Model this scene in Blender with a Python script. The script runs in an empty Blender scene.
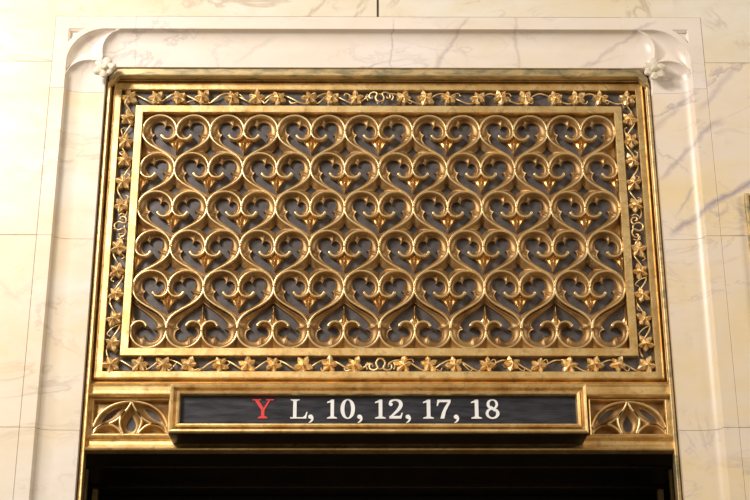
import bpy, bmesh, math, random
import numpy as np
from mathutils import Vector, Matrix
from mathutils.geometry import delaunay_2d_cdt
random.seed(7)
SC = bpy.context.scene
COL = SC.collection

# ------------------------------------------------------------------ helpers
def link(o, parent=None):
    COL.objects.link(o)
    if parent is not None:
        o.parent = parent
    return o

def obj(name, bm, mat, parent=None, loc=(0, 0, 0), label=None, smooth=None):
    me = bpy.data.meshes.new(name)
    if smooth is not None:
        for f in bm.faces:
            f.smooth = smooth
    bm.to_mesh(me); bm.free()
    me.materials.append(mat)
    o = bpy.data.objects.new(name, me)
    o.location = loc
    link(o, parent)
    if label: o['label'] = label
    return o

def thing(name, label, cat, loc=(0, 0, 0), group=None):
    o = bpy.data.objects.new(name, None)
    o.empty_display_size = 0.05
    o.location = loc
    link(o)
    o['label'] = label; o['category'] = cat
    if group: o['group'] = group
    return o

def struct(name, bm, mat, smooth=None):
    o = obj(name, bm, mat, smooth=smooth)
    o['kind'] = 'structure'
    return o

def clone(o, parent, loc, rot=None, scale=None):
    c = o.copy(); COL.objects.link(c); c.parent = parent; c.location = loc
    if rot is not None: c.rotation_euler = rot
    if scale is not None: c.scale = scale
    for ch in o.children:
        d = ch.copy(); COL.objects.link(d); d.parent = c
    return c

def box(bm, x0, x1, y0, y1, z0, z1, bev=0.0):
    vs = [bm.verts.new((x, y, z)) for x in (x0, x1) for y in (y0, y1) for z in (z0, z1)]
    F = [(0, 1, 3, 2), (4, 6, 7, 5), (0, 4, 5, 1), (2, 3, 7, 6), (0, 2, 6, 4), (1, 5, 7, 3)]
    fs = [bm.faces.new([vs[i] for i in f]) for f in F]
    if bev > 0:
        es = list({e for f in fs for e in f.edges})
        bmesh.ops.bevel(bm, geom=es, offset=bev, segments=2, affect='EDGES', profile=0.5)

def loft(bm, rings, closed_u=False, closed_v=False, smooth=False):
    """rings: list of lists of 3D points, quads between neighbours"""
    V = [[bm.verts.new(p) for p in r] for r in rings]
    n = len(V); m = len(V[0])
    for i in range(n if closed_u else n - 1):
        a, b = V[i], V[(i + 1) % n]
        for j in range(m if closed_v else m - 1):
            k = (j + 1) % m
            try:
                f = bm.faces.new((a[j], a[k], b[k], b[j])); f.smooth = smooth
            except ValueError:
                pass
    return V

def cap(bm, ring):
    try: bm.faces.new(ring)
    except ValueError: pass

def catmull(pts, n=8):
    P = [np.array(p, float) for p in pts]
    P = [2 * P[0] - P[1]] + P + [2 * P[-1] - P[-2]]
    out = []
    for i in range(1, len(P) - 2):
        p0, p1, p2, p3 = P[i - 1:i + 3]
        for k in range(n):
            t = k / n
            out.append(.5 * ((2 * p1) + (-p0 + p2) * t + (2 * p0 - 5 * p1 + 4 * p2 - p3) * t * t + (-p0 + 3 * p1 - 3 * p2 + p3) * t ** 3))
    out.append(P[-2])
    return out

def resample(pts, step):
    P = np.array(pts, float)
    seg = np.linalg.norm(np.diff(P, axis=0), axis=1)
    s = np.concatenate([[0], np.cumsum(seg)])
    n = max(2, int(round(s[-1] / step)))
    t = np.linspace(0, s[-1], n + 1)
    return np.stack([np.interp(t, s, P[:, i]) for i in range(P.shape[1])], 1)

def normals2d(P, closed=False):
    if closed:
        d = np.roll(P, -1, 0) - np.roll(P, 1, 0)
    else:
        d = np.gradient(P, axis=0)
    d /= np.linalg.norm(d, axis=1)[:, None] + 1e-12
    return np.stack([-d[:, 1], d[:, 0]], 1)

def ribbon(bm, pts, profile, closed=False, wscale=None, smooth=True, ends=True):
    """sweep profile [(offset, y)] along an x,z polyline"""
    P = np.array(pts, float); N = normals2d(P, closed)
    rings = []
    for i in range(len(P)):
        w = 1 if wscale is None else wscale[i]
        rings.append([(P[i, 0] + N[i, 0] * o * w, y, P[i, 1] + N[i, 1] * o * w) for o, y in profile])
    V = loft(bm, rings, closed_u=closed, smooth=smooth)
    if ends and not closed:
        cap(bm, V[0]); cap(bm, V[-1][::-1])
    return V

def tube(bm, pts, r, seg=8, smooth=True):
    """tube through 3D points; r number or list"""
    P = np.array(pts, float); n = len(P)
    R = [r] * n if not hasattr(r, '__len__') else r
    T = np.gradient(P, axis=0)
    rings = []
    ref = np.array((0, 1, 0.001))
    for i in range(n):
        t = T[i] / (np.linalg.norm(T[i]) + 1e-12)
        a = np.cross(t, ref)
        if np.linalg.norm(a) < 1e-3: a = np.cross(t, (1, 0, 0))
        a /= np.linalg.norm(a); b = np.cross(a, t)
        rings.append([tuple(P[i] + R[i] * (math.cos(k * 2 * math.pi / seg) * a + math.sin(k * 2 * math.pi / seg) * b)) for k in range(seg)])
    V = loft(bm, rings, closed_v=True, smooth=smooth)
    cap(bm, V[0]); cap(bm, V[-1][::-1])

def inside(poly, X, Z):
    poly = np.array(poly); c = np.zeros(X.shape, bool)
    x1, z1 = poly[:, 0], poly[:, 1]
    x0, z0 = np.roll(x1, 1), np.roll(z1, 1)
    for a, b, c0, d in zip(x0, z0, x1, z1):
        cond = ((b > Z) != (d > Z))
        with np.errstate(divide='ignore', invalid='ignore'):
            xi = (c0 - a) * (Z - b) / (d - b + 1e-30) + a
        c ^= cond & (X < xi)
    return c

def dist(lines, X, Z):
    """distance from points to a list of polylines"""
    best = np.full(X.shape, 1e9)
    for L in lines:
        L = np.array(L)
        A = L[:-1]; B = L[1:]
        for a, b in zip(A, B):
            ab = b - a; l2 = ab @ ab + 1e-18
            t = np.clip(((X - a[0]) * ab[0] + (Z - a[1]) * ab[1]) / l2, 0, 1)
            d = np.hypot(X - a[0] - t * ab[0], Z - a[1] - t * ab[1])
            best = np.minimum(best, d)
    return best

def relief(bm, outline, holes, height, step=0.0013, wall_to=0.019):
    """triangulated relief: outline and holes in x,z; height(X,Z)->y ; walls at hole edges"""
    verts = []; edges = []
    def add_loop(L):
        L = [tuple(p) for p in L]
        b = len(verts)
        verts.extend(L)
        for i in range(len(L)):
            edges.append((b + i, b + (i + 1) % len(L)))
    add_loop(outline)
    for h in holes: add_loop(h)
    O = np.array(outline)
    gx = np.arange(O[:, 0].min(), O[:, 0].max(), step)
    gz = np.arange(O[:, 1].min(), O[:, 1].max(), step * .87)
    X, Z = np.meshgrid(gx, gz); X = X + (np.arange(len(gz)) % 2)[:, None] * step / 2
    X = X.ravel(); Z = Z.ravel()
    m = inside(outline, X, Z)
    for h in holes: m &= ~inside(h, X, Z)
    X = X[m]; Z = Z[m]
    loops = [list(l) + [l[0]] for l in ([outline] + list(holes))]
    m = dist(loops, X, Z) > step * .55
    verts.extend(zip(X[m], Z[m]))
    vo, eo, fo, _, _, _ = delaunay_2d_cdt([Vector(v) for v in verts], edges, [], 0, 1e-6)
    V = np.array([tuple(v) for v in vo])
    F = [f for f in fo]
    C = np.array([V[list(f)].mean(0) for f in F])
    keep = inside(outline, C[:, 0], C[:, 1])
    for h in holes: keep &= ~inside(h, C[:, 0], C[:, 1])
    Y = height(V[:, 0], V[:, 1])
    bv = [bm.verts.new((V[i, 0], Y[i], V[i, 1])) for i in range(len(V))]
    for f, k in zip(F, keep):
        if k:
            a = V[list(f)]
            ar = sum(a[i][0] * a[(i + 1) % len(f)][1] - a[(i + 1) % len(f)][0] * a[i][1] for i in range(len(f)))
            idx = list(f) if ar > 0 else list(f)[::-1]
            nf = bm.faces.new([bv[i] for i in idx]); nf.smooth = True
    for h in holes:
        H = np.array(h); yy = height(H[:, 0], H[:, 1])
        loft(bm, [[(p[0], y, p[1]) for p, y in zip(H, yy)], [(p[0], wall_to, p[1]) for p in H]], closed_v=True)
    for v in [v for v in bm.verts if not v.link_faces]: bm.verts.remove(v)

def frame_sweep(bm, X, zt, zb, prof, cx=0.0, smooth=False):
    """closed mitred rectangular moulding; prof = [(offset inwards, y)]"""
    rings = []
    for sx, sz in ((-1, -1), (-1, 1), (1, 1), (1, -1)):
        rings.append([(cx + sx * (X - o), y, (zt - o) if sz > 0 else (zb + o)) for o, y in prof])
    loft(bm, rings, closed_u=True, smooth=smooth)

def arc_pts(cx, cz, r, a0, a1, n):
    return [(cx + r * math.cos(math.radians(a0 + (a1 - a0) * i / n)), cz + r * math.sin(math.radians(a0 + (a1 - a0) * i / n))) for i in range(n + 1)]

# ------------------------------------------------------------------ materials
def new_mat(name):
    m = bpy.data.materials.new(name); m.use_nodes = True
    nt = m.node_tree; nt.nodes.clear()
    out = nt.nodes.new('ShaderNodeOutputMaterial'); b = nt.nodes.new('ShaderNodeBsdfPrincipled')
    nt.links.new(b.outputs[0], out.inputs[0])
    return m, nt, b

def N(nt, t, **k):
    n = nt.nodes.new(t)
    for a, v in k.items(): setattr(n, a, v)
    return n

def ramp(nt, fac, stops):
    r = N(nt, 'ShaderNodeValToRGB')
    el = r.color_ramp.elements
    el[0].position, el[0].color = stops[0][0], (*stops[0][1], 1)
    el[1].position, el[1].color = stops[1][0], (*stops[1][1], 1)
    for p, c in stops[2:]:
        e = el.new(p); e.color = (*c, 1)
    nt.links.new(fac, r.inputs[0])
    return r.outputs[0]

def mix(nt, fac, a, b, mode='MIX'):
    m = N(nt, 'ShaderNodeMix', data_type='RGBA', blend_type=mode)
    for s, v in ((m.inputs[0], fac), (m.inputs[6], a), (m.inputs[7], b)):
        if isinstance(v, (int, float)): s.default_value = v
        elif isinstance(v, tuple): s.default_value = (*v, 1) if len(v) == 3 else v
        else: nt.links.new(v, s)
    return m.outputs[2]

def noise(nt, vec, scale, detail=4, rough=.55, dist_=0.0):
    n = N(nt, 'ShaderNodeTexNoise'); n.inputs['Scale'].default_value = scale
    n.inputs['Detail'].default_value = detail; n.inputs['Roughness'].default_value = rough
    n.inputs['Distortion'].default_value = dist_
    nt.links.new(vec, n.inputs['Vector'])
    return n.outputs['Fac']

def math_(nt, op, a, b=None, clamp=False):
    n = N(nt, 'ShaderNodeMath', operation=op); n.use_clamp = clamp
    for s, v in ((n.inputs[0], a), (n.inputs[1], b)):
        if v is None: continue
        if isinstance(v, (int, float)): s.default_value = v
        else: nt.links.new(v, s)
    return n.outputs[0]

def coords(nt, jitter=True):
    tc = N(nt, 'ShaderNodeTexCoord')
    if not jitter: return tc.outputs['Object']
    oi = N(nt, 'ShaderNodeObjectInfo')
    cx = N(nt, 'ShaderNodeCombineXYZ')
    s = math_(nt, 'MULTIPLY', oi.outputs['Random'], 17.0)
    nt.links.new(s, cx.inputs[0]); nt.links.new(s, cx.inputs[1])
    v = N(nt, 'ShaderNodeVectorMath', operation='ADD')
    nt.links.new(tc.outputs['Object'], v.inputs[0]); nt.links.new(cx.outputs[0], v.inputs[1])
    return v.outputs[0]

def gold(name, bright, dark, patina, pat_lo=.52, pat_hi=.72, rough=.36, metal=1.0, bump=.25, grain=900.0, streak=None):
    m, nt, b = new_mat(name)
    v = coords(nt)
    if streak:
        mp = N(nt, 'ShaderNodeMapping'); mp.inputs['Scale'].default_value = streak
        nt.links.new(v, mp.inputs[0]); v2 = mp.outputs[0]
    else: v2 = v
    n1 = noise(nt, v2, 22, 5, .6)
    n2 = noise(nt, v2, 55, 6, .65, .4)
    n3 = noise(nt, v, grain, 3, .6)
    c = ramp(nt, n1, [(.35, dark), (.62, bright)])
    pm = ramp(nt, n2, [(pat_lo, (0, 0, 0)), (pat_hi, (1, 1, 1))])
    c = mix(nt, pm, c, patina)
    nt.links.new(c, b.inputs['Base Color'])
    b.inputs['Metallic'].default_value = metal
    r = math_(nt, 'ADD', math_(nt, 'MULTIPLY', n2, .22), rough - .11)
    nt.links.new(r, b.inputs['Roughness'])
    bp = N(nt, 'ShaderNodeBump'); bp.inputs['Strength'].default_value = bump; bp.inputs['Distance'].default_value = .0006
    nt.links.new(math_(nt, 'ADD', n3, math_(nt, 'MULTIPLY', n2, 2.0)), bp.inputs['Height'])
    nt.links.new(bp.outputs[0], b.inputs['Normal'])
    return m

M_FRAME = gold('gilded_bronze', (.97, .73, .36), (.74, .48, .18), (.44, .28, .12), .51, .76, .42, metal=.86, bump=.5)
M_TRACE = gold('dark_gold_hollows', (.42, .25, .095), (.19, .098, .034), (.34, .25, .14), .50, .78, .44, metal=.60, bump=.35)  # browner and darker than the fillets, used on the sunken surfaces
M_FILLET = gold('bright_gold_fillet', (1.0, .80, .45), (.84, .60, .28), (.42, .30, .14), .60, .85, .34, metal=.85)
M_BUD = gold('gilded_bud', (.85, .52, .20), (.58, .31, .10), (.30, .17, .07), .5, .8, .33, metal=.9)
M_LEAF = gold('gilded_leaf', (1.0, .76, .40), (.80, .55, .25), (.42, .35, .22), .52, .78, .40, metal=.75)
M_PATINA = gold('patinated_bronze', (.82, .62, .32), (.55, .44, .24), (.31, .28, .18), .46, .62, .45, metal=.7, streak=(.35, 1, 1))
M_BEAD = gold('bright_bead', (1.0, .78, .40), (.80, .55, .22), (.38, .27, .12), .60, .85, .28)
M_DULL = gold('dull_bronze', (.40, .28, .12), (.26, .17, .07), (.10, .08, .05), .45, .7, .4)

def plain(name, col, rough=.6, metal=0.0, nscale=40, var=.35, spec=None, bump=0.0):
    m, nt, b = new_mat(name)
    v = coords(nt)
    n1 = noise(nt, v, nscale, 5, .6)
    c = ramp(nt, n1, [(.3, tuple(x * (1 - var) for x in col)), (.7, tuple(min(1, x * (1 + var)) for x in col))])
    nt.links.new(c, b.inputs['Base Color'])
    b.inputs['Roughness'].default_value = rough; b.inputs['Metallic'].default_value = metal
    if spec is not None: b.inputs['Specular IOR Level'].default_value = spec
    if bump:
        bp = N(nt, 'ShaderNodeBump'); bp.inputs['Strength'].default_value = bump; bp.inputs['Distance'].default_value = .001
        nt.links.new(noise(nt, v, nscale * 8, 3), bp.inputs['Height']); nt.links.new(bp.outputs[0], b.inputs['Normal'])
    return m

M_PLATE = plain('slate_backing', (.112, .102, .105), .36, .2, 60, .35, bump=.2)
M_VOID = plain('recess_shade_black', (.010, .009, .008), .8)
M_GROUT = plain('pale_grout', (.17, .14, .12), .9)
M_SOFFIT = plain('bronze_in_shade', (.030, .020, .012), .45, .6, 30, .4)  # shade of the unlit opening put into a near-black base
M_DOOR = plain('door_metal_in_shade', (.012, .010, .010), .4, .5, 10, .3)  # base kept near black to paint in the unlit interior
M_WHITE = plain('white_enamel', (.90, .92, .95), .5, 0, 80, .06)
M_RED = plain('red_enamel', (.80, .055, .06), .5, 0, 80, .08)
M_FLOOR = plain('floor_stone', (.32, .27, .21), .35, 0, 3, .3)
M_PANEL = plain('plaque_panel', (.10, .085, .06), .4, .4, 20, .3)

def glass_black():
    m, nt, b = new_mat('black_display_glass')
    v = coords(nt)
    mp = N(nt, 'ShaderNodeMapping'); mp.inputs['Scale'].default_value = (1, 1, 7); nt.links.new(v, mp.inputs[0])
    n1 = noise(nt, mp.outputs[0], 14, 6, .65)
    c = ramp(nt, n1, [(.35, (.012, .012, .018)), (.75, (.056, .058, .078))])  # smudgy bluish reflections put into the base colour
    nt.links.new(c, b.inputs['Base Color'])
    nt.links.new(ramp(nt, n1, [(.3, (.30,) * 3), (.7, (.48,) * 3)]), b.inputs['Roughness'])
    return m
M_GLASS = glass_black()

def marble(name, base, warm, veinc, vein_amt, lines=(), rough=.33, rot=(.3, .6, .2), seed=0.0):
    m, nt, b = new_mat(name)
    tc = N(nt, 'ShaderNodeTexCoord'); P = tc.outputs['Object']
    mp = N(nt, 'ShaderNodeMapping'); mp.inputs['Rotation'].default_value = rot
    mp.inputs['Location'].default_value = (seed, seed * .7, 0); mp.inputs['Scale'].default_value = (1, 1, 1.7)
    nt.links.new(P, mp.inputs[0]); v = mp.outputs[0]
    c = ramp(nt, noise(nt, v, 3.2, 5, .6, .5), [(.38, base), (.66, warm)])
    c = mix(nt, ramp(nt, noise(nt, v, 9, 6, .6, 1.2), [(.45, (0, 0, 0)), (.8, (.55,) * 3)]), c, tuple(x * .90 for x in warm))
    # soft network of veins
    for sc, wid, amt in ((2.6, .016, vein_amt), (6.0, .022, vein_amt * .5)):
        n = noise(nt, v, sc, 7, .58, .9)
        a = math_(nt, 'ABSOLUTE', math_(nt, 'SUBTRACT', n, .5))
        k = math_(nt, 'SUBTRACT', 1.0, math_(nt, 'DIVIDE', a, wid), clamp=True)
        msk = ramp(nt, noise(nt, v, sc * 1.3, 2), [(.46, (0, 0, 0)), (.62, (1, 1, 1))])
        k = math_(nt, 'MULTIPLY', math_(nt, 'MULTIPLY', k, msk), amt)
        c = mix(nt, k, c, veinc)
    # individual veins: (x0, z0, x1, z1, half width, strength)
    if lines:
        sp = N(nt, 'ShaderNodeSeparateXYZ'); nt.links.new(P, sp.inputs[0])
        w1 = math_(nt, 'MULTIPLY', math_(nt, 'SUBTRACT', noise(nt, P, 14, 5, .6), .5), .045)
        w2 = noise(nt, P, 30, 4, .6)
        for x0, z0, x1, z1, hw, st in lines:
            L = math.hypot(x1 - x0, z1 - z0); dx, dz = (x1 - x0) / L, (z1 - z0) / L
            rx = math_(nt, 'SUBTRACT', sp.outputs[0], x0); rz = math_(nt, 'SUBTRACT', sp.outputs[2], z0)
            d = math_(nt, 'ADD', math_(nt, 'SUBTRACT', math_(nt, 'MULTIPLY', rx, -dz), math_(nt, 'MULTIPLY', rz, -dx)), w1)
            t = math_(nt, 'ADD', math_(nt, 'MULTIPLY', rx, dx), math_(nt, 'MULTIPLY', rz, dz))
            k = math_(nt, 'SUBTRACT', 1.0, math_(nt, 'DIVIDE', math_(nt, 'ABSOLUTE', d), hw), clamp=True)
            e0 = math_(nt, 'MULTIPLY', math_(nt, 'ADD', t, .01), 40.0, clamp=True)
            e1 = math_(nt, 'MULTIPLY', math_(nt, 'SUBTRACT', L + .01, t), 40.0, clamp=True)
            k = math_(nt, 'MULTIPLY', math_(nt, 'MULTIPLY', k, e0), math_(nt, 'MULTIPLY', e1, math_(nt, 'ADD', w2, .4)))
            c = mix(nt, math_(nt, 'MULTIPLY', k, st, clamp=True), c, veinc)
    nt.links.new(c, b.inputs['Base Color'])
    b.inputs['Roughness'].default_value = rough
    b.inputs['Specular IOR Level'].default_value = .5
    return m

CREAM, WARM, VEIN = (.80, .70, .55), (.78, .62, .38), (.36, .27, .28)
M_MARB_L = marble('cream_marble', (.85, .79, .72), (.85, .70, .48), (.56, .44, .34), .5,
                  lines=[(-.86, 2.86, -.70, 3.02, .010, .4), (-.84, 2.42, -.70, 2.30, .006, .3)])
M_MARB_T = marble('rosy_marble', (.84, .77, .73), (.82, .72, .60), (.50, .42, .42), .55, seed=3.0,
                  lines=[(.10, 2.80, .19, 2.94, .007, .7), (.30, 2.83, .29, 2.95, .005, .6), (.02, 2.83, .03, 2.93, .003, .8), (-.05, 2.83, .02, 2.85, .003, .8),
                         (.42, 2.83, .58, 2.93, .006, .6), (-.30, 2.84, -.22, 2.90, .006, .3)])
M_MARB_R = marble('veined_marble', (.84, .74, .65), (.86, .70, .42), (.45, .38, .41), .7, seed=7.0,
                  lines=[(.585, 2.455, .66, 2.51, .009, 1.0), (.655, 2.505, .78, 2.58, .011, 1.1), (.57, 2.58, .70, 2.70, .008, .7),
                         (.60, 2.50, .64, 2.56, .005, .6), (.56, 2.68, .64, 2.76, .010, .5), (.66, 2.72, .78, 2.86, .012, .5), (.72, 2.50, .76, 2.40, .006, .5)])

M_MARB_U = marble('tan_veined_marble', (.82, .77, .69), (.80, .69, .50), (.52, .42, .30), .75, seed=12.0, rot=(.1, .9, .3))

# ------------------------------------------------------------------ the wall and the marble surround
YF = -.050            # face of the marble wall
YB = -.028            # floor of the marble hollow, where the bronze starts
XI, ZI = .5700, 2.8308     # inner edge of the marble surround
XO, ZO = .6790, 2.9398     # outer edge
XV = .6495                 # band / hollow edge
BW = XO - XV
G = .0004
courses = [0, .42, .84, 1.25, 1.65, 2.050, 2.442, 2.832, 3.26, 3.7]

def slabs(name, mat, rects):
    bm = bmesh.new()
    for x0, x1, z0, z1 in rects:
        box(bm, x0 + G, x1 - G, YF, YF + .05, z0 + G, z1 - G, .0006)
    return struct(name, bm, mat)
R = []
for a, b in zip(courses[:-1], courses[1:]):
    R.append((-2.6, -1.7, a, b)); 
    if b <= 2.9: R.append((-1.7, -XO, a, b))
slabs('wall_left', M_MARB_L, R)
bm = bmesh.new()
for sx in (-1, 1):      # the course over the doorway steps down beside it, one stone each side
    box(bm, sx * .0025, sx * 1.6996, YF, .0, ZO + G, 3.2596)
    box(bm, sx * (XO + G), sx * 1.6996, YF, .0, 2.8324, ZO + G)
    box(bm, sx * .0025, sx * 1.6996, YF, .0, 3.2604, 3.6996)
bmesh.ops.translate(bm, verts=[v for v in bm.verts if abs(v.co.x) < .003], vec=(-.002, 0, 0))
struct('wall_upper', bm, M_MARB_U)
R = []
for a, b in zip(courses[:-1], courses[1:]):
    R.append((1.7, 2.6, a, b))
    if b <= 2.9: R.append((XO, 1.7, a, b))
slabs('wall_right', M_MARB_R, R)
bm = bmesh.new()
box(bm, -2.6, -.675, YF + .0030, .0, 0, 3.7); box(bm, .675, 2.6, YF + .0030, .0, 0, 3.7); box(bm, -.675, .675, YF + .0030, .0, 2.94, 3.7)
for s_ in (-1, 1): box(bm, s_ * .675, s_ * (XI + .003), YB + .0035, .0, 0, 2.94)
struct('wall_grout', bm, M_GROUT)
bm = bmesh.new()
box(bm, -2.6, -.70, 0.001, .10, 0, 3.7); box(bm, .70, 2.6, 0.001, .10, 0, 3.7); box(bm, -.70, .70, .03, .10, 2.2, 3.7)
box(bm, -.70, .70, .001, .03, 2.85, 3.7)
box(bm, -.70, .70, .46, .50, 0, 2.3)
for s in (-1, 1):
    box(bm, s * .70, s * .577, .012, .10, 0, 2.85)
struct('wall_core', bm, M_VOID)

# moulded surround: profile as (t from inner edge, y)
def hollow(t):            # depth of the concave moulding
    t0 = .040; T = XV - XI
    if t <= t0: return YB - .0005 * t / t0
    s = (t - t0) / (T - t0)
    return YB - .0005 - (YF * -1 + YB - .0005 - .0012) * (1 - math.sqrt(max(0, 1 - s ** 2.3)))
prof = []
T = XV - XI
for i in range(33):
    t = T * i / 32
    prof.append((t, hollow(t)))
prof += [(T + .0002, YF + .0002), (T + .0008, YF), (T + BW - G, YF), (T + BW - G, YF + .05)]
prof = [(0, .01)] + prof
CE = .060   # extension of the corner blocks beyond the opening corner

def jamb(name, sx, mat):
    bm = bmesh.new()
    zs = [0.0, .62, 1.24, 1.65, 2.050, 2.442, ZI - CE]
    for a, b in zip(zs[:-1], zs[1:]):
        rings = [[(sx * (XI + t), y, z) for t, y in prof] for z in (a + G, b - G)]
        if sx > 0: rings = rings[::-1]
        V = loft(bm, rings)
        for r in V: cap(bm, r)
    o = struct(name, bm, mat)
    for f in o.data.polygons: f.use_smooth = False
    return o
jamb('trim_1', -1, M_MARB_L)
jamb('trim_3', 1, M_MARB_R)
bm = bmesh.new()
rings = [[(x, y, ZI + t) for t, y in prof] for x in (-(XI - CE) - .0002, XI - CE + .0002)]
V = loft(bm, rings)
struct('trim_2', bm, M_MARB_T)

# corner blocks with gothic cusped carving, as a relief
def corner_block(name, sx, mat):
    # local a,b measured from the opening corner outwards (a away sideways, b up)
    E_ = XV - XI
    outer = arc_pts(0, 0, E_ * 1.0, 0, 90, 30)                    # big arc
    in1 = catmull([(-.030, E_), (-.012, E_ * .93), (.002, .058), (.008, .037), (.006, .014)], 6)
    in2 = [(q[1], q[0]) for q in in1]
    tri_arc = arc_pts(0, 0, E_ * 1.155, 0, 90, 30)
    def height(A, B):
        Y = np.full(A.shape, YF)
        rad = np.hypot(A, B)
        sector = (rad < E_) & (A > -.05) & (B > -.05)
        strip = ((A < 0) & (B < E_)) | ((B < 0) & (A < E_))
        mm = sector | strip
        d_in = dist([in1, in2], A, B)
        d_out = np.where((A > 0) & (B > 0), E_ - rad, np.where(A <= 0, E_ - B, E_ - A))
        d_out = np.maximum(d_out, 0)
        d = np.minimum(d_out, d_in)
        s = np.clip(d / (E_ - .040), 0, 1)
        dep = (YB - YF - .0005) * np.sqrt(np.clip(1 - (1 - s) ** 2.3, 0, 1))
        # the inner arcs are arrises that start a little below the face
        low = np.exp(-d_in / .006) * .004
        hv = YF + np.maximum(dep, np.where(d_out > .003, low, 0))
        # match the plain moulding at both block ends
        far = np.clip((np.maximum(-A, -B) - .040) / .018, 0, 1)
        tt = np.where(A <= 0, B, A)
        flat = np.array([hollow(min(max(t, 0), E_)) for t in tt])
        hv = hv * (1 - far) + flat * far
        Y = np.where(mm, hv, Y)
        # small sunk triangle in the outer angle
        q = (A > 0) & (B > 0) & (A < E_ - .0008) & (B < E_ - .0008) & (rad > E_ * 1.16)
        Y = np.where(q, YF + .011, Y)
        return Y
    n = int((XO - XI + CE) / .0011)
    A = np.linspace(-CE, XO - XI - G, n); 
    AA, BB = np.meshgrid(A, A, indexing='ij')
    H = height(AA.ravel(), BB.ravel()).reshape(AA.shape)
    bm = bmesh.new()
    vs = {}
    for i in range(n):
        for j in range(n):
            if A[i] < -.0011 and A[j] < -.0011: continue
            vs[i, j] = bm.verts.new((sx * (XI + A[i]), H[i, j], ZI + A[j]))
    for i in range(n - 1):
        for j in range(n - 1):
            q = [(i, j), (i + 1, j), (i + 1, j + 1), (i, j + 1)]
            if all(k in vs for k in q):
                if sx < 0: q = q[::-1]
                f = bm.faces.new([vs[k] for k in q]); f.smooth = True
    # skirt so that the block is solid
    be = [e for e in bm.edges if e.is_boundary]
    r = bmesh.ops.extrude_edge_only(bm, edges=be)
    for g in r['geom']:
        if isinstance(g, bmesh.types.BMVert): g.co.y = .0
    struct(name, bm, mat)
corner_block('trim_4', -1, M_MARB_T)
corner_block('trim_5', 1, M_MARB_T)

# carved rosettes
M_ROS_L = marble('rosette_marble_left', (.78, .71, .60), (.74, .66, .50), (.42, .37, .30), .5, seed=11, rough=.35)
def blob(bm, c, r, seed):
    rnd = random.Random(seed)
    res = bmesh.ops.create_icosphere(bm, subdivisions=3, radius=1.0)
    ph = [rnd.uniform(0, 6) for _ in range(3)]
    for v in res['verts']:
        k = 1 + .10 * math.sin(5 * v.co.x + ph[0]) * math.cos(4 * v.co.z + ph[1]) + .06 * math.sin(9 * v.co.y + ph[2])
        v.co = Vector((v.co.x * r[0] * k, v.co.y * r[1] * k, v.co.z * r[2] * k))
    return res['verts']
def rosette(label, x, z, seed, petals):
    t = thing('carved_rosette', label, 'rosette', (x, -.048, z), 'carved marble rosettes at the corners of the doorway')
    bm = bmesh.new(); blob(bm, 0, (.0078, .0070, .0074), seed)
    obj('boss', bm, M_ROS_L, t, (0, -.010, 0), smooth=True)
    for k, (ang, d, s) in enumerate(petals):
        s *= 1.1
        bm = bmesh.new()
        vs = blob(bm, 0, (.0112 * s, .0066, .0088 * s), seed + k)
        a = math.radians(ang)
        for v in vs:      # cupped petal, curled up at the tip
            v.co.y -= 14.0 * max(0, v.co.x) ** 2
            v.co = Matrix.Rotation(-a, 3, 'Y') @ v.co
        obj('petal', bm, M_ROS_L, t, (d * .95 * math.cos(a), -.004, d * .95 * math.sin(a)), smooth=True)
    bm = bmesh.new(); blob(bm, 0, (.0125, .010, .0125), seed + 9)
    obj('stem_back', bm, M_ROS_L, t, (0, .005, 0), smooth=True)
    return t
rosette('carved cream marble rosette above the top left corner of the bronze frame', -.5680, 2.8140, 3,
        [(15, .0125, 1.0), (75, .0125, 1.1), (140, .0125, 1.0), (200, .0125, 1.1), (262, .011, .9), (320, .010, .8)])
rosette('carved grey marble rosette above the top right corner of the bronze frame', .5710, 2.8140, 21,
        [(20, .0150, .95), (85, .0125, 1.1), (150, .0125, 1.0), (205, .0115, .9), (270, .0140, .9), (320, .0150, 1.0)])

# ------------------------------------------------------------------ bronze door frame: outer reveal, jambs, soffit
t_frame = thing('bronze_door_frame', 'tall gilded bronze frame lining the marble doorway, with narrow patinated edge', 'door frame', (0, 0, 0))
XR, ZR = .5625, 2.8260
def upath(o, zb=0.0, ch=.015):
    x = XR + o; z = ZR + o
    return [(-x, zb), (-x, z - ch), (-x + ch * .8, z), (x - ch * .8, z), (x, z - ch), (x, zb)]
def usweep(prof, zb=0.0, ch=.015):
    bm = bmesh.new()
    rows = [[(p[0], y, p[1]) for p in upath(o, zb, ch)] for o, y in prof]
    loft(bm, rows)
    return bm
# vertical sides of the reveal and its head are separate pieces
def side_reveal(sx):
    bm = bmesh.new()
    pr = [(.0045, .0), (.0045, -.0160), (.0038, -.0172), (-.0010, -.0180), (-.0020, -.0172), (-.0025, -.0155), (-.0025, -.0060), (.0012, -.0040), (.0012, .010)]
    rings = [[(sx * (XR + o), y, z) for o, y in pr] for z in (0.0, ZR - .0245)]
    loft(bm, rings); return bm
for sx, lab in ((-1, None), (1, None)):
    obj('side_reveal', side_reveal(sx), M_PATINA if sx > 0 else M_FRAME, t_frame)
bm = bmesh.new()
pr = [(.0080, .0), (.0080, -.0220), (.0060, -.0235), (-.0095, -.0235), (-.0102, -.0252), (-.0122, -.0257), (-.0136, -.0240), (-.0138, -.0080), (-.0100, -.004), (-.0100, .010)]
ends = [(-XR - .0005, -.023), (-XR + .020, 0), (XR - .020, 0), (XR + .0005, -.023)]
rings = [[(x, y, ZR + dz + o) for o, y in pr] for x, dz in ends]
loft(bm, rings)
obj('head_reveal', bm, M_PATINA, t_frame, label='patinated grey-green bronze strip along the top')
bm = bmesh.new()
for sx in (-1, 1):
    box(bm, sx * .5655, sx * .5738, .001, .011, 2.800, 2.836); box(bm, sx * .540, sx * .5650, .001, .011, 2.8180, 2.836)  # solid near-black boxes stand in for the shade in the gap
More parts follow.
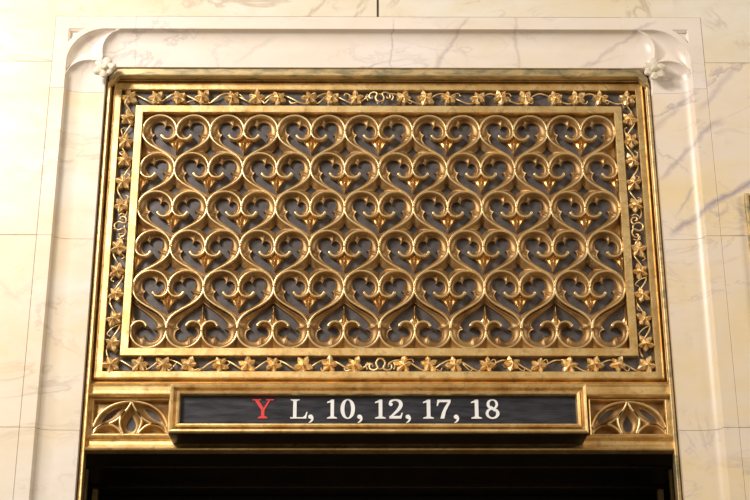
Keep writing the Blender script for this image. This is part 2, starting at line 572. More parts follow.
obj('gap_shade_backing', bm, M_VOID, t_frame, label='black backing painting in the shade between bronze and marble at the corners')
# jambs below the lintel
for sx in (-1, 1):
    bm = bmesh.new()
    pr = [(.5700, .010), (.5690, .001), (.5675, .004), (.5665, -.003), (.5652, -.0055), (.5632, -.0055), (.5618, -.003), (.5612, .003), (.5612, .012), (.5750, .014), (.6000, .020)]
    rings = [[(sx * x, y, z) for x, y in pr] for z in (0.0, 2.014)]
    loft(bm, rings)
    obj('jamb_moulding', bm, M_FRAME, t_frame)
    bm = bmesh.new()
    box(bm, sx * .5796, sx * .5856, .135, .150, 0, 2.0145, .001)
    obj('inner_jamb_strip', bm, M_FRAME, t_frame)
    bm = bmesh.new()
    box(bm, sx * .5890, sx * .6000, .31, .33, 0, 2.014, .001)
    obj('door_edge_strip', bm, M_FRAME, t_frame)
    bm = bmesh.new()
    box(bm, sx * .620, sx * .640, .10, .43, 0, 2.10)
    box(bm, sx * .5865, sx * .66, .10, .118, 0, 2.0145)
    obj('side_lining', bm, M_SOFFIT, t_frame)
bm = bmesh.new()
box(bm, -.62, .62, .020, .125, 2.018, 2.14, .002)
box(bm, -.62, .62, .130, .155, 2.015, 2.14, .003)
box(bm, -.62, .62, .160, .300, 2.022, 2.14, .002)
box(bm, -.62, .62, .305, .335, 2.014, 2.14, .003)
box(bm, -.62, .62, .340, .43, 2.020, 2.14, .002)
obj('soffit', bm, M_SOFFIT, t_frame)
bm = bmesh.new()
for a, b in ((-.62, -.001), (.001, .62)):
    box(bm, a, b, .395, .42, 0.0, 2.018, .001)
struct('door_1', bm, M_DOOR)

# ------------------------------------------------------------------ transom grille
P_ = .14; H_ = .0867; Z0 = 2.6976; RL = .035; D1 = .0132; YP = .0185
t_gr = thing('transom_grille', 'large gilded bronze grille of interlaced hearts over the dark doorway', 'grille', (0, 0, 2.148))
def G_(z): return z - 2.148
def gl(name, bm, mat, label=None, smooth=None):
    for v in bm.verts: v.co.z -= 2.148
    return obj(name, bm, mat, t_gr, label=label, smooth=smooth)
bm = bmesh.new(); box(bm, -.500, .500, YP, YP + .008, 2.210, 2.752)
gl('backing_plate', bm, M_PLATE, 'dull slate-grey backing plate')
bm = bmesh.new()
frame_sweep(bm, .5645, 2.8165, 2.150, [(0, .012), (0, .004), (.0012, -.001), (.0026, -.0022), (.0040, -.001), (.0050, .006), (.0066, .010), (.0082, .006), (.0090, -.001), (.0104, -.0045), (.0120, -.0050), (.0128, -.0030), (.0242, -.0030), (.0250, -.002), (.0250, .014)])
gl('outer_moulding', bm, M_FRAME)
bm = bmesh.new()
frame_sweep(bm, .5405, 2.7925, 2.174, [(0, .0105), (.036, .0105)])
gl('border_ground', bm, M_PLATE)
bm = bmesh.new()
frame_sweep(bm, .5070, 2.7532, 2.2062, [(0, .013), (0, -.0045), (.0008, -.0055), (.0148, -.0055), (.0156, -.0045), (.0156, .019)])
gl('inner_band', bm, M_FRAME)

def bez(p0, p1, p2, p3, n):
    out = []
    for i in range(n + 1):
        t = i / n
        out.append(tuple((1 - t) ** 3 * np.array(p0) + 3 * (1 - t) ** 2 * t * np.array(p1) + 3 * (1 - t) * t * t * np.array(p2) + t ** 3 * np.array(p3)))
    return out
AK = .047
side = bez((P_ / 2, 0), (P_ / 2, -AK), (0, -H_ + AK), (0, -H_), 44)       # S curve of the heart's right side
lobe = arc_pts(RL, 0, RL, 180, 0, 44)                                       # (0,0) -> over the top -> (p/2,0)
curl = [tuple(q) for q in catmull([(0, 0), (.0012, -.0085), (.0062, -.0158), (.0148, -.0198), (.0235, -.0185), (.0290, -.0135), (.0305, -.0095)], 6)]
def make_hole(inv):
    if inv:
        S1 = catmull([(0, -.0620), (.0080, -.0555), (.022, -.0448), (.034, -.0352), (.0420, -.0265), (.0480, -.0190), (.0490, -.0125), (.0438, -.0068)], 6)
        k = .0
    else:
        S1 = catmull([(0, -.0565), (.0080, -.0502), (.0215, -.0418), (.0350, -.0330), (.0446, -.0242), (.0494, -.0160), (.0498, -.0098), (.0438, -.0038)], 6)
        k = .0033
    lift = lambda b: b + (.0 if inv else .0062) * min(1, max(0, (b + .010) / .018))
    S2 = catmull([(a, lift(b)) for a, b in [(.0438, -.0068), (.0498, -.0046), (.0532, .0015), (.0524, .0095), (.0474, .0152), (.0398, .0176), (.0326, .0160), (.0280, .0112), (.0262, .0050)]], 6)
    S3 = catmull([(a, lift(b)) for a, b in [(.0262, .0050), (.0228, .0092), (.0172, .0096), (.0120, .0064), (.0098, .0010), (.0122, -.0048), (.0168, -.0085), (.0215, -.0108), (.0255, -.0112), (.0284, -.0092)]], 6)
    S1[-1] = S2[0]
    S1[-1] = S2[0]
    S4 = catmull([(.0284, lift(-.0092)), (.0300, lift(-.0092) + .0014), (.0322, -.0072), (.0328, -.0100), (.0310, -.0155), (.0250, -.0208), (.0150, -.0225), (.006, -.0195), (0, -.0150)], 6)
    hh = [tuple(q) for q in (S1[:-1] + S2[:-1] + S3[:-1] + S4)]
    return hh, hh + mir(hh)[::-1][1:-1]
mir = lambda L: [(-a, b) for a, b in L]
flip = lambda L: [(a, -b) for a, b in L]
HOLES = {False: make_hole(False), True: make_hole(True)}
full_outline = lobe[:-1] + side[:-1] + mir(side)[::-1][:-1] + mir(lobe)[::-1][:-1]
half_outline = lobe[:-1] + side
RIDGE = [(-.0026, .0080), (-.0020, .0010), (-.0017, -.0008), (-.0010, -.0013), (.0010, -.0013), (.0017, -.0008), (.0020, .0010), (.0026, .0080)]

def heart_height(kind, inv):
    half_hole, full_hole = HOLES[inv]
    if kind == 'full':
        ridges = [lobe, mir(lobe), side, mir(side), curl, mir(curl)]; hole = full_hole + [full_hole[0]]
    else:
        ridges = [lobe, side, curl]; hole = half_hole
    ridges = [r[::2] + [r[-1]] for r in ridges]
    hh = hole[::2] + [hole[-1]]
    cr = [[(.0262, .006), (.0225, .0325)], [(.0420, -.0030), (.0655, -.0130)]]
    if inv: cr = [[(.0262, .003), (.0225, .0325)], [(.0420, -.0068), (.0655, -.0140)]]
    if kind == 'full': cr = cr + [mir(q) for q in cr]
    def f(X, Z):
        dr = dist(ridges, X, Z); dh = dist([hh], X, Z)
        s = np.clip((dr - .0010) / (dr + dh + 1e-9), 0, 1)
        y = .0050 + (D1 - .0050) * (1 - (1 - s) ** 3.0)
        # where there is no hole near, do not sink deeper than the hollow allows
        cap_ = .0050 + D1 * (1 - np.exp(-dr / .0036))
        # the cusped edge carries a slight raised fillet
        y = y - .0018 * np.exp(-(dh / .0012) ** 2)
        # the cusps run up to the ring as a sharp arris
        dc = dist(cr, X, Z)
        y = np.minimum(y, cap_)
        return y - .20 * y * np.exp(-(dc / .0030) ** 1.5)
    return f

def tidy(L, step=.0011):
    c = list(L) + [L[0]]
    return [tuple(q) for q in resample(c, step)[:-1]]

def make_heart(kind, inverted=False):
    bm = bmesh.new(); half_hole, full_hole = HOLES[inverted]
    if kind == 'full':
        relief(bm, tidy(full_outline), [tidy(full_hole)], heart_height('full', inverted), wall_to=YP)
        parts = [lobe, mir(lobe), curl, mir(curl)] + ([] if inverted else [side, mir(side)])
    else:
        # half hearts: hole is open to the axis, close it on x = 0
        relief(bm, tidy(half_outline), [tidy([(max(a, .0004), b) for a, b in half_hole])], heart_height('half', inverted), wall_to=YP)
        parts = [lobe, curl] + ([] if inverted else [side])
    for L in parts:
        L2 = resample(L, .0018)
        if L in (curl,) or L == mir(curl):
            w = [1.0 + .5 * max(0, i / (len(L2) - 1) - .6) / .4 for i in range(len(L2))]
            w[-1] = .75
        else: w = None
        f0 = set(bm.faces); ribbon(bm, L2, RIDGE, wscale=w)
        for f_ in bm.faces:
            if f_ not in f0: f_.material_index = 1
    if inverted:
        for v in bm.verts: v.co.z *= -1
        for f in bm.faces: f.normal_flip()
    return bm

def make_bud(spire=False, half=False):
    # bud between the curls: rows of cross sections along z
    bm = bmesh.new()
    if not spire:
        secs = [(-.006, .0012, .002), (-.0120, .0050, .003), (-.0175, .0150, .0030), (-.0205, .0205, .0032), (-.0240, .0170, .0048), (-.0285, .0130, .0068), (-.0330, .0100, .0084), (-.0380, .0076, .0094), (-.0430, .0054, .0090), (-.0475, .0036, .0074), (-.0500, .0026, .0062), (-.0520, .0026, .0064), (-.0540, .0022, .0055), (-.0558, .0006, .003)]
    else:
        secs = [(-.006, .0012, .002), (-.0120, .0040, .003), (-.0180, .0085, .0035), (-.0215, .0100, .0038), (-.0245, .0060, .0055), (-.0275, .0036, .0075), (-.0305, .0032, .0085), (-.0335, .0026, .0072), (-.0370, .0018, .0055), (-.0430, .0014, .0045), (-.0500, .0011, .0040), (-.0560, .0005, .003)]
    if not spire: secs = [(z if z > -.0205 else -.0205 + (z + .0205) * .78, w, q) for z, w, q in secs]
    else: secs = [(z, w * 1.5, q) for z, w, q in secs]
    rings = []
    n = 14
    for z, w, hgt in secs:
        r = []
        for k in range(n + 1):
            u = -1 + 2 * k / n
            # central rib with two hollow wings
            rib = math.exp(-(u / .30) ** 2)
            wing = .38 * (1 - u * u) + .12 * abs(u)
            y = .0095 - hgt * (1.35 * rib * (1 if w > .006 else .55) + wing * (1.0 if w > .006 else 1.3))
            r.append((u * w, y + .0012, z + .0035 * abs(u) ** 1.5 * (w > .012)))
        r = [(-w, YP, z)] + r + [(w, YP, z)]
        rings.append(r)
    V = loft(bm, rings, smooth=True)
    cap(bm, V[0]); cap(bm, V[-1][::-1])
    if half:
        bmesh.ops.bisect_plane(bm, geom=list(bm.verts) + list(bm.edges) + list(bm.faces), plane_co=(0, 0, 0), plane_no=(1, 0, 0), clear_inner=True)
    if spire:
        for v in bm.verts: v.co.z *= -1
    return bm

def heart_part(bmh, bmb):
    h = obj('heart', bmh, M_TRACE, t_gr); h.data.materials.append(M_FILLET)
    obj('bud', bmb, M_BUD, h)
    return h
fullH = heart_part(make_heart('full'), make_bud())
halfH = heart_part(make_heart('half'), make_bud(half=True))
invH = heart_part(make_heart('full', True), make_bud(True))
invHalf = heart_part(make_heart('half', True), make_bud(True, True))
used = set()
def put(proto, x, row, sx=1):
    loc = (x, 0, G_(Z0 - row * H_ - (.0052 if row == 5 else 0))); sc = (sx, 1, 1)
    if proto.name not in used:
        used.add(proto.name); proto.location = loc; proto.scale = sc; return proto
    return clone(proto, t_gr, loc, scale=sc)
for row in range(5):
    if row % 2 == 0:
        for k in range(-3, 4): put(fullH, k * P_, row)
    else:
        for k in range(-3, 3): put(fullH, (k + .5) * P_, row)
        put(halfH, -3.5 * P_, row); put(halfH, 3.5 * P_, row, -1)
for k in range(-3, 3): put(invH, (k + .5) * P_, 5)
put(invHalf, -3.5 * P_, 5); put(invHalf, 3.5 * P_, 5, -1)

# four-sided webs between the hearts
def web(half=False):
    L = [( (P_ / 2 - a), b) for a, b in mir(mir(side))]       # S curve of the right-hand neighbour, from (0,0) down
    L = [(P_ / 2 - a, b) for a, b in side]
    L = L[:38]
    circ = arc_pts(RL, -H_, RL, 35, 178, 30)
    circ = [q for q in circ]
    rp = L + circ
    if half:
        out = rp + [(0, -H_)]
        hole = []
    else:
        out = rp + mir(rp)[::-1]
        dm = []
        c = [(0, .0135), (.0122, -.0005), (0, -.0122), (-.0122, -.0005)]
        for i in range(4):
            a = np.array(c[i]); b = np.array(c[(i + 1) % 4])
            for k in range(6):
                t = k / 6; q = a + (b - a) * t
                q = q * (1 - .20 * math.sin(math.pi * t)); dm.append((q[0], q[1] - .0435))
        hole = [dm[::-1]]
    out2 = []
    for q in out:
        if not out2 or math.hypot(q[0] - out2[-1][0], q[1] - out2[-1][1]) > 2e-5: out2.append(q)
    cl = [L, mir(L), arc_pts(RL, -H_, RL, 0, 180, 40), mir(arc_pts(RL, -H_, RL, 0, 180, 40))]
    def f(X, Z):
        dr = dist(cl, X, Z)
        if hole:
            dh = dist([hole[0] + [hole[0][0]]], X, Z)
            s = np.clip((dr - .0008) / (dr + dh + 1e-9), 0, 1)
            return .0030 + (D1 - .001) * (s ** .9)
        return np.minimum(D1, dr * 1.2)
    bm = bmesh.new()
    relief(bm, tidy(out2), [tidy(h) for h in hole], f, wall_to=YP)
    return bm
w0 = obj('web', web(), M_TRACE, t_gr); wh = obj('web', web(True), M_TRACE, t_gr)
for row in range(4):
    if row % 2 == 0:
        for k in range(-3, 3): put(w0, (k + .5) * P_, row)
        put(wh, -3.5 * P_, row); put(wh, 3.5 * P_, row, -1)
    else:
        for k in range(-3, 4): put(w0, k * P_, row)
# strips closing the pattern along the top and the bottom
def closing(up, x0, n, z_edge):
    bm = bmesh.new(); lobes = []
    low = []
    for i in range(n):
        c = x0 + RL + i * 2 * RL
        a = arc_pts(c, 0, RL, 179 if i or True else 180, 1, 24)
        low += a; lobes.append(a)
    out = [(x0, z_edge)] + low + [(x0 + n * 2 * RL, z_edge)]
    def f(X, Z): return np.minimum(D1 * .8, dist(lobes, X, Z) * 1.1)
    relief(bm, [tuple(q) for q in resample(out + [out[0]], .0014)[:-1]], [], f, step=.003, wall_to=YP)
    if not up:
        for v in bm.verts: v.co.z *= -1
        for fc in bm.faces: fc.normal_flip()
    return bm
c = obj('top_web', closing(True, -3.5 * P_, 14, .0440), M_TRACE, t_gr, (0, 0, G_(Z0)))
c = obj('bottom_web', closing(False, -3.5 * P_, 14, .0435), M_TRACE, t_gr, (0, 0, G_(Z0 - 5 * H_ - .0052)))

# ---- vine border
def leaf_mesh(r=.0188, seed=0):
    rnd = random.Random(seed)
    bm = bmesh.new()
    c = bm.verts.new((0, -.0035, 0))
    ring = []; mids = []
    for k in range(5):
        a = math.radians(90 + 72 * k + rnd.uniform(-7, 7)); R_ = r * (1.08 if k == 0 else rnd.uniform(.88, 1.02))
        def pt(ra, da, y): return bm.verts.new((ra * math.cos(a + da), y, ra * math.sin(a + da)))
        mids.append(pt(R_ * .52, 0, -.0064))
        ring.append([pt(R_ * .50, -.63, .0018), pt(R_ * .70, -.46, -.0004), pt(R_ * .82, -.24, -.0014), pt(R_, 0, -.0042 if k % 2 else -.0018), pt(R_ * .82, .24, -.0014), pt(R_ * .70, .46, -.0004)])
    for k in range(5):
        v = ring[k]; nx = ring[(k + 1) % 5][0]; m = mids[k]
        for tri in ((c, v[0], m), (v[0], v[1], m), (v[1], v[2], m), (v[2], v[3], m), (v[3], v[4], m), (v[4], v[5], m), (v[5], nx, m), (nx, c, m)):
            bm.faces.new(tri)
    bmesh.ops.recalc_face_normals(bm, faces=bm.faces)
    if sum(f.normal.y for f in bm.faces) > 0:
        for f in bm.faces: f.normal_flip()
    es = [e for e in bm.edges if e.is_boundary]
    rr = bmesh.ops.extrude_edge_only(bm, edges=es)
    for g in rr['geom']:
        if isinstance(g, bmesh.types.BMVert): g.co.y = .0112
    # raised veins
    for k in range(5):
        e = ring[k][3].co; m = mids[k].co
        tube(bm, [(0, -.0040, 0), (m.x, m.y - .0006, m.z), (e.x * .93, e.y + .0002, e.z * .93)], [.0011, .0010, .0004], 5, smooth=True)
    bmesh.ops.create_uvsphere(bm, u_segments=8, v_segments=5, radius=.0018, matrix=Matrix.Translation((0, -.0045, 0)))
    return bm
leafs = [obj('leaf', leaf_mesh(seed=s), M_LEAF, t_gr) for s in range(4)]
used_leaf = set()
def put_leaf(x, z, ang, s=1.0):
    k = random.randrange(4); pr = leafs[k]
    loc = (x, 0, G_(z)); rot = (random.uniform(-.18, .18), ang, random.uniform(-.18, .18)); sc = (s, 1, s)
    if k not in used_leaf:
        used_leaf.add(k); pr.location = loc; pr.rotation_euler = rot; pr.scale = sc
    else: clone(pr, t_gr, loc, rot, sc)
XL, ZLT, ZLB = .5235, 2.7745, 2.1895       # centre line of the border
top_x = [-.466, -.419, -.370, -.310, -.257, -.208, -.148, -.099, -.049]
for zc in (ZLT, ZLB):
    for s in (-1, 1):
        for i, x in enumerate(top_x):
            put_leaf(s * -x + random.uniform(-.003, .003), zc + random.uniform(-.0012, .0012), random.uniform(-3, 3), random.uniform(.90, 1.04))
        put_leaf(s * XL, zc, random.uniform(-3, 3), 1.05)
side_z = [2.727, 2.674, 2.629, 2.578, 2.528]
side_z2 = [2.434, 2.386, 2.335, 2.283, 2.233]
for s in (-1, 1):
    for z in side_z + side_z2:
        put_leaf(s * XL + random.uniform(-.0012, .0012), z + random.uniform(-.002, .002), random.uniform(-3, 3), random.uniform(.90, 1.02))
def vine(horizontal, sgn, fixed, a0, a1, seed):
    """wavy stem from a0 to a1 along the border with side tendrils"""
    bm = bmesh.new(); rnd = random.Random(seed)
    n = max(8, int(abs(a1 - a0) / .003)); wl = .052
    pts = []
    ph = rnd.uniform(0, 1)
    for i in range(n + 1):
        t = a0 + (a1 - a0) * i / n
        w = .0115 * math.sin((t - a0) / wl * math.pi + ph)
        pts.append((t, w, .004 - .003 * math.cos((t - a0) / wl * 2 * math.pi)))
    def M3(t, w, y): return (t, y, fixed + w) if horizontal else (fixed + w, y, t)
    tube(bm, [M3(*p) for p in pts], .00165, 7)
    k = a0 + math.copysign(.03, a1 - a0)
    while abs(k - a1) > .03:
        d = rnd.choice((-1, 1)); L = rnd.uniform(.014, .022) * math.copysign(1, a1 - a0)
        w0_ = .0115 * math.sin((k - a0) / wl * math.pi + ph)
        q = [M3(k, w0_, .004), M3(k + L * .4, w0_ * .4 + d * .006, .001), M3(k + L, d * .0118, .003), M3(k + L * 1.25, d * .006, .004)]
        tube(bm, catmull(q, 5), .0012, 6)
        k += math.copysign(rnd.uniform(.045, .06), a1 - a0)
    return bm
for i, (h, f, a0, a1) in enumerate([(True, ZLT, -.018, -.51), (True, ZLT, .018, .51), (True, ZLB, -.018, -.51), (True, ZLB, .018, .51),
                                    (False, -XL, 2.462, 2.205), (False, -XL, 2.500, 2.76), (False, XL, 2.462, 2.205), (False, XL, 2.500, 2.76)]):
    gl('vine_stem', vine(h, 1, f, a0, a1, i + 5), M_LEAF)
def knot(horizontal, flipz):
    bm = bmesh.new()
    def M3(t, w, y): return (t, y, w * flipz) if horizontal else (w * flipz, y, t)
    loop = [M3(.0085 * math.cos(a), .0100 * math.sin(a) - .001, -.002 + .002 * math.sin(a)) for a in np.linspace(0, 2 * math.pi, 25)]
    tube(bm, loop, .0016, 7)
    for s in (-1, 1):
        q = [M3(s * .004, -.0125, .001), M3(s * .0090, -.0030, -.003), M3(s * .0055, .0080, -.004), M3(s * .013, .0118, -.002), M3(s * .0205, .0085, .000), M3(s * .0215, .0010, .001), M3(s * .0160, -.0010, .000), M3(s * .0150, .0040, .002)]
        tube(bm, catmull(q, 6), [.0017] * 36 + [.0016, .0015, .0014, .0014, .0014, .0014, .0014], 7)
        q = [M3(s * .026, .009, .002), M3(s * .0285, .002, .000), M3(s * .025, -.005, .002)]
        tube(bm, catmull(q, 5), .0013, 6)
    return bm
for h, fz, loc in ((True, 1, (0.002, 0, ZLT)), (True, -1, (0.002, 0, ZLB)), (False, 1, (-XL, 0, 2.481)), (False, -1, (XL, 0, 2.481))):
    obj('tendril_knot', knot(h, fz), M_LEAF, t_gr, (loc[0], 0, G_(loc[2])))

# ------------------------------------------------------------------ lintel
t_li = thing('bronze_lintel', 'moulded gilded bronze beam across the door head below the heart grille', 'lintel', (0, 0, 2.014))
def lin(name, bm, mat, **k):
    for v in bm.verts: v.co.z -= 2.014
    return obj(name, bm, mat, t_li, **k)
def bar(pts, x0=-.5615, x1=.5615):
    bm = bmesh.new(); rings = [[(x, y, z) for z, y in pts] for x in (x0, x1)]
    V = loft(bm, rings[::-1])
    for r in V: cap(bm, r)
    return bm
lin('upper_moulding', bar([(2.1500, .012), (2.1500, .000), (2.1490, -.0065), (2.1465, -.0085), (2.1440, -.0075), (2.1425, -.0060), (2.1350, -.0055), (2.1290, -.0075), (2.1275, -.0125), (2.1255, -.0145), (2.1232, -.0130), (2.1222, -.0080), (2.1200, .000), (2.1200, .012)]), M_FRAME)
lin('frieze_ground', bar([(2.122, .016), (2.122, .020), (2.044, .020), (2.044, .016)]), M_DULL)
lin('lower_moulding', bar([(2.0455, .012), (2.0455, -.004), (2.0445, -.0110), (2.0420, -.0135), (2.0392, -.0120), (2.0380, -.0065), (2.0365, -.0050), (2.0280, -.0062), (2.0215, -.0095), (2.0200, -.0150), (2.0175, -.0170), (2.0150, -.0150), (2.0142, -.010), (2.0140, .012)]), M_FRAME)

bm = bmesh.new()
for sx in (-1, 1): box(bm, sx * .5535, sx * .5615, -.003, .016, 2.044, 2.121, .001)
lin('end_fillet', bm, M_FRAME)
# tracery panels at both ends of the lintel
def tracery_panel(label, xc):
    t = thing('tracery_panel', label, 'panel', (xc, 0, 2.0465), 'pair of pierced tracery panels flanking the floor sign')
    W, Hh = .0755, .0735
    bm = bmesh.new()
    frame_sweep(bm, W, Hh, 0.0, [(0, .010), (0, -.0030), (.0010, -.0042), (.0028, -.0036), (.0036, .0000), (.0046, .015)])
    obj('panel_frame', bm, M_FRAME, t)
    bm = bmesh.new(); box(bm, -W, W, .0150, .0165, 0, Hh)
    obj('backing', bm, M_PLATE, t)
    # ribs (x, z) : big arch, central drop, mouchettes, lower arcs
    w = W - .0045; zb = .0050; zt = Hh - .0050
    archR = catmull([(w, zb + .012), (w * .93, zb + .026), (w * .78, zb + .042), (w * .52, zb + .055), (w * .25, zt - .0025), (0, zt - .0005)], 8)
    ogee = catmull([(0, zt - .001), (.0065, zt - .014), (.0140, zt - .024), (.0205, zt - .037), (.0195, zt - .049), (.0135, zb - .001)], 8)
    low = catmull([(w, zb - .001), (w * .88, zb + .010), (w * .72, zb + .0165), (w * .58, zb + .0175), (w * .44, zb + .0145), (w * .30, zb + .0065), (w * .22, zb - .001)], 8)
    web_ = catmull([(w * .60, zb + .0175), (w * .42, zb + .0245), (w * .27, zb + .0325), (w * .16, zb + .044)], 8)
    web2 = catmull([(w * .60, zb + .0175), (w * .80, zb + .0150), (w, zb + .004)], 6)
    ribs = []
    for L in (archR, ogee, low, web_, web2):
        L = [tuple(q) for q in L]; ribs += [L, mir(L)]
    eyeR = [tuple(q) for q in catmull([(w * .34, zt - .0125), (w * .50, zt - .0155), (w * .68, zt - .0255), (w * .80, zt - .0380), (w * .62, zt - .0335), (w * .45, zt - .0240), (w * .34, zt - .0125)], 5)][:-1]
    drop = [tuple(q) for q in catmull([(0, zt - .0260), (.0055, zt - .0350), (.0090, zt - .0450), (.0072, zt - .0540), (0, zt - .0570), (-.0072, zt - .0540), (-.0090, zt - .0450), (-.0055, zt - .0350), (0, zt - .0260)], 5)][:-1]
    outl = [(-w, zb - .001), (w, zb - .001), (w, zt + .001), (-w, zt + .001)]
    holes = [tidy(eyeR), tidy(mir(eyeR)[::-1]), tidy(drop)]
    rl = [r[::2] + [r[-1]] for r in ribs]
    lowpoly = [(a, b) for a, b in [tuple(q) for q in low]]
    def f(X, Z):
        dr = dist(rl, X, Z)
        dh = np.minimum.reduce([dist([h[::2] + [h[0]]], X, Z) for h in holes])
        s = np.clip((dr - .001) / (dr + dh + 1e-9), 0, 1)
        y = .003 + .0090 * (1 - (1 - s) ** 2.4)
        y = np.minimum(y, .003 + .0100 * (1 - np.exp(-dr / .0035)))
        # shell-like hollows under the lower arcs and in the upper spandrels
        inl = inside(lowpoly, np.abs(X), Z)
        y = np.where(inl, np.minimum(.0125, .002 + dr * 1.2), y)
        return y
    bm = bmesh.new()
    relief(bm, tidy(outl), holes, f, wall_to=.0155)
    PR = [(-.0026, .0070), (-.0020, .0010), (-.0015, -.0032), (.0015, -.0032), (.0020, .0010), (.0026, .0070)]
    f0 = set(bm.faces)
    for L in ribs: ribbon(bm, resample(L, .002), PR)
    for f_ in bm.faces:
        if f_ not in f0: f_.material_index = 1
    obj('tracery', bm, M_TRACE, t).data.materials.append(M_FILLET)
    return t
tracery_panel('pierced gilded tracery panel left of the black floor sign', -.4785)
tracery_panel('pierced gilded tracery panel right of the black floor sign', .4790)

# ------------------------------------------------------------------ floor sign
SX, SZ0, SZ1 = -.003, 2.0300, 2.1255
t_s = thing('floor_sign', 'long black elevator sign lettered Y L, 10, 12, 17, 18 in a gilded frame', 'sign', (SX, 0, SZ0))
bm = bmesh.new()
frame_sweep(bm, .3922, SZ1 - SZ0, 0, [(0, .004), (.0000, -.0790), (.0012, -.0835), (.0035, -.0850), (.0068, -.0842), (.0080, -.0810), (.0092, -.0760), (.0118, -.0752), (.0130, -.0795), (.0155, -.0815), (.0185, -.0808), (.0198, -.0770), (.0202, -.0690)])
obj('sign_frame', bm, M_FRAME, t_s)
bm = bmesh.new(); box(bm, -.3735, .3735, -.0695, -.059, .018, SZ1 - SZ0 - .018)
obj('display_glass', bm, M_GLASS, t_s)
bm = bmesh.new(); box(bm, -.3910, .3910, -.0780, .002, -.0012, .010, .0006)  # darkness below the sign is painted into this underside
obj('sign_casing', bm, M_SOFFIT, t_s, label='underside of the sign box, with its shade painted in')

def poly_mesh(polys, sx, sz, x0, z0, depth=.0012):
    """polys: list of (outer, [holes]) in unit coords"""
    bm = bmesh.new(); dy = 0.0
    for outer, holes in polys:
        verts = []; edges = []
        for L in [outer] + holes:
            b = len(verts); verts += [Vector(q) for q in L]
            edges += [(b + i, b + (i + 1) % len(L)) for i in range(len(L))]
        vo, _, fo, _, _, _ = delaunay_2d_cdt(verts, edges, [], 0, 1e-6)
        V = np.array([tuple(v) for v in vo])
        dy -= .00012
        bv = [bm.verts.new((x0 + a * sx, dy, z0 + b * sz)) for a, b in V]
        for f in fo:
            c = V[list(f)].mean(0)[None]
            if inside(outer, c[:, 0], c[:, 1])[0] and not any(inside(h, c[:, 0], c[:, 1])[0] for h in holes):
                a = V[list(f)]
                ar = sum(a[i][0] * a[(i + 1) % 3][1] - a[(i + 1) % 3][0] * a[i][1] for i in range(3))
                bm.faces.new([bv[i] for i in (f if ar > 0 else f[::-1])])
    for v in [v for v in bm.verts if not v.link_faces]: bm.verts.remove(v)
    r = bmesh.ops.extrude_edge_only(bm, edges=[e for e in bm.edges if e.is_boundary])
    for g in r['geom']:
        if isinstance(g, bmesh.types.BMVert): g.co.y = depth
    return bm
def stroke(pts, ws, n=7):
    P = np.array(catmull([(*p, w) for p, w in zip(pts, ws)], n)); Nn = normals2d(P[:, :2])
    A = P[:, :2] + Nn * P[:, 2:3] / 2; B = P[:, :2] - Nn * P[:, 2:3] / 2
    return [tuple(q) for q in A] + [tuple(q) for q in B[::-1]]
def ell(cx, cy, rx, ry, n=36, p=2.0): return [(cx + rx * math.copysign(abs(math.cos(a)) ** (2 / p), math.cos(a)), cy + ry * math.copysign(abs(math.sin(a)) ** (2 / p), math.sin(a))) for a in np.linspace(0, 2 * math.pi, n, endpoint=False)]
def rect(a, b, c, d): return [(a, c), (b, c), (b, d), (a, d)]
def serif(a, b, z, up=1, h=.07):   # flat serif with soft bracket
    return [(a, z), (b, z), (b, z + up * h * .8), ((a + b) / 2 + (b - a) * .2, z + up * h * 1.9), ((a + b) / 2 - (b - a) * .2, z + up * h * 1.9), (a, z + up * h * .8)][::up]
GL = {
 'Y': (1.0, [(([(.08, 1), (.42, 1), (.42, .945), (.33, .925), (.56, .56), (.56, .0 + .05), (.42, .05)][:0] or [(.10, .96), (.27, .96), (.56, .50), (.44, .40)]), []),
             ([(.76, .96), (.85, .96), (.56, .40), (.50, .48)], []), (rect(.42, .575, .03, .50), []), (serif(.28, .72, 0), []), (rect(.0, .40, .935, 1.0), []), (rect(.64, 1.0, .935, 1.0), [])]),
 'L': (.92, [(rect(.17, .36, .02, .98), []), (serif(.02, .52, 1.0, -1, .05), []), (rect(.02, .90, 0, .065), []), ([(.60, .05), (.88, .0), (.96, .34), (.90, .34), (.83, .17), (.74, .085)], [])]),
 '1': (.50, [(rect(.18, .36, .02, .985), []), (serif(.0, .52, 0, 1, .055), []), ([(.0, .86), (.0, .80), (.19, .84), (.19, .92), (.33, 1.0), (.30, 1.0)], [])]),
 '0': (.72, [(ell(.36, .5, .36, .515, p=2.1), [ell(.36, .5, .165, .455, p=2.0)[::-1]])]),
 '2': (.72, [(stroke([(.06, .72), (.12, .90), (.34, .97), (.55, .90), (.62, .72), (.52, .50), (.30, .27), (.10, .09)], [.12, .12, .09, .15, .19, .17, .12, .08]), []), (ell(.115, .74, .095, .09, 16), []),
             (rect(.04, .64, 0, .135), []), ([(.50, .02), (.64, .0), (.72, .30), (.655, .30), (.60, .16), (.52, .13)], [])]),
 '7': (.72, [(rect(.04, .72, .855, .985), []), ([(.0, .66), (.065, .66), (.11, .80), (.20, .88), (.05, .985), (.04, .985)], []), ([(.63, .92), (.72, .92), (.72, .86), (.48, .40), (.38, .0), (.18, .0), (.26, .30), (.42, .62)], [])]),
 '8': (.72, [(ell(.36, .745, .30, .265), [ell(.37, .755, .155, .185)[::-1]]), (ell(.36, .27, .36, .285), [ell(.35, .265, .195, .20)[::-1]]), ([(.16, .60), (.30, .66), (.60, .44), (.46, .37)], [])]),
 ',': (.30, [(ell(.13, .095, .125, .11, 20), []), (stroke([(.20, .10), (.225, -.03), (.15, -.15), (.03, -.215)], [.13, .12, .08, .02]), [])]),
}
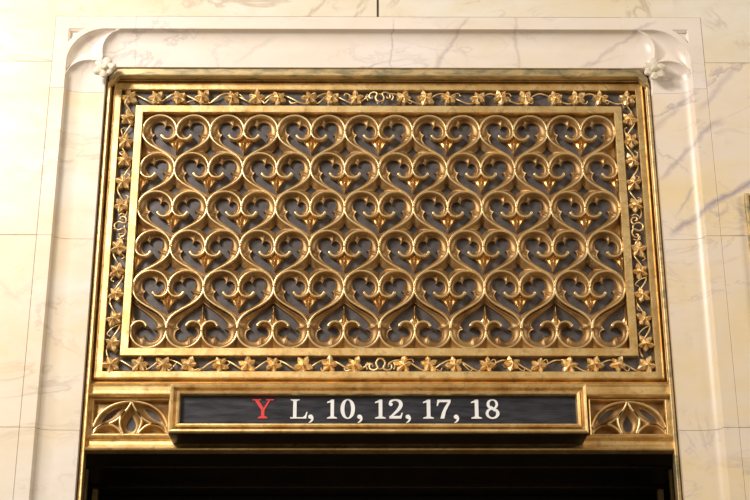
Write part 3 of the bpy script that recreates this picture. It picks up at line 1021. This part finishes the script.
# character, left edge, width (metres on the sign), from the sign's centre line
PXL = .002034   # a millimetre table of where each character was lettered
chars = [('Y', 252.2, 21.2), ('L', 289.8, 16.8), (',', 308.0, 5.6), ('1', 326.8, 9.6), ('0', 340.2, 14.4), (',', 356.8, 5.6), ('1', 374.6, 10.2), ('2', 388.2, 14.2), (',', 405.0, 5.6),
         ('1', 422.6, 10.2), ('7', 436.2, 14.0), (',', 453.0, 5.6), ('1', 470.6, 10.2), ('8', 485.0, 13.8)]
for ch, x, w in chars:
    X = (x - 379.0) * .001885 + .0018
    unit, polys = GL[ch]
    W_ = w * .00189
    bm = poly_mesh(polys, W_ / unit, .0374, 0, 0)
    zc = .0312
    nm = {'Y': 'letter', 'L': 'letter', ',': 'comma'}.get(ch, 'numeral')
    obj(nm, bm, M_RED if ch == 'Y' else M_WHITE, t_s, (X, -.0707, zc), label='red letter Y' if ch == 'Y' else None)

# ------------------------------------------------------------------ bronze notice frame at the right edge
t_n = thing('notice_frame', 'bronze-edged panel on the right wall, only its left edge in view', 'wall panel', (.885, YF, 2.13))
bm = bmesh.new()
frame_sweep(bm, .153, .400, 0, [(0, 0), (0, -.010), (.002, -.013), (.006, -.013), (.008, -.008), (.010, -.006), (.012, -.010), (.016, -.010), (.018, -.003), (.018, 0)])
obj('frame', bm, M_PATINA, t_n)
bm = bmesh.new(); box(bm, -.140, .140, -.004, 0, .013, .387)
obj('panel', bm, M_PANEL, t_n)

# ------------------------------------------------------------------ floor
bm = bmesh.new(); box(bm, -3.2, 3.2, -5, .6, -.05, 0)
struct('floor', bm, M_FLOOR)

# ------------------------------------------------------------------ light
def area(name, loc, target, size, power, col, sizey=None):
    l = bpy.data.lights.new(name, 'AREA'); l.energy = power; l.color = col
    l.shape = 'RECTANGLE'; l.size = size; l.size_y = sizey or size
    o = bpy.data.objects.new(name, l); link(o); o.location = loc
    d = Vector(target) - Vector(loc); o.rotation_euler = d.to_track_quat('-Z', 'Y').to_euler()
    return o
area('key_lamp', (-1.65, -1.55, 3.60), (-.35, 0, 2.45), .30, 40, (1, .95, .89))
area('hall_lamp', (-2.5, -3.2, 4.0), (0, 0, 2.4), .9, 92, (1, .89, .75))
area('right_fill', (3.0, -2.0, 3.3), (0.5, 0, 2.4), .9, 36, (1, .90, .76))  # added fill for the right-hand marble, no known source there
w = bpy.data.worlds.new('hall'); SC.world = w; w.use_nodes = True
bg = w.node_tree.nodes['Background']; bg.inputs[0].default_value = (.98, .81, .60, 1); bg.inputs[1].default_value = .24

# ------------------------------------------------------------------ camera
cam = bpy.data.cameras.new('camera'); co = bpy.data.objects.new('camera', cam); link(co)
cam.sensor_width = 36; cam.lens = 72.0; cam.clip_start = .05
CX, CY, CZ, YAW, PIT, ROL = -.0311, -2.8010, 1.3064, .0081, .3816, -.0016
fwd = Vector((math.sin(YAW) * math.cos(PIT), math.cos(YAW) * math.cos(PIT), math.sin(PIT)))
right = Vector((math.cos(YAW), -math.sin(YAW), 0)); up = right.cross(fwd)
r2 = right * math.cos(ROL) + up * math.sin(ROL); u2 = -right * math.sin(ROL) + up * math.cos(ROL)
mw = Matrix((r2, u2, -fwd)).transposed().to_4x4(); mw.translation = (CX, CY, CZ)
co.matrix_world = mw
SC.camera = co
vs = SC.view_settings
vs.view_transform = 'Standard'; vs.look = 'None'; vs.gamma = 1; vs.use_curve_mapping = False; vs.exposure = 0
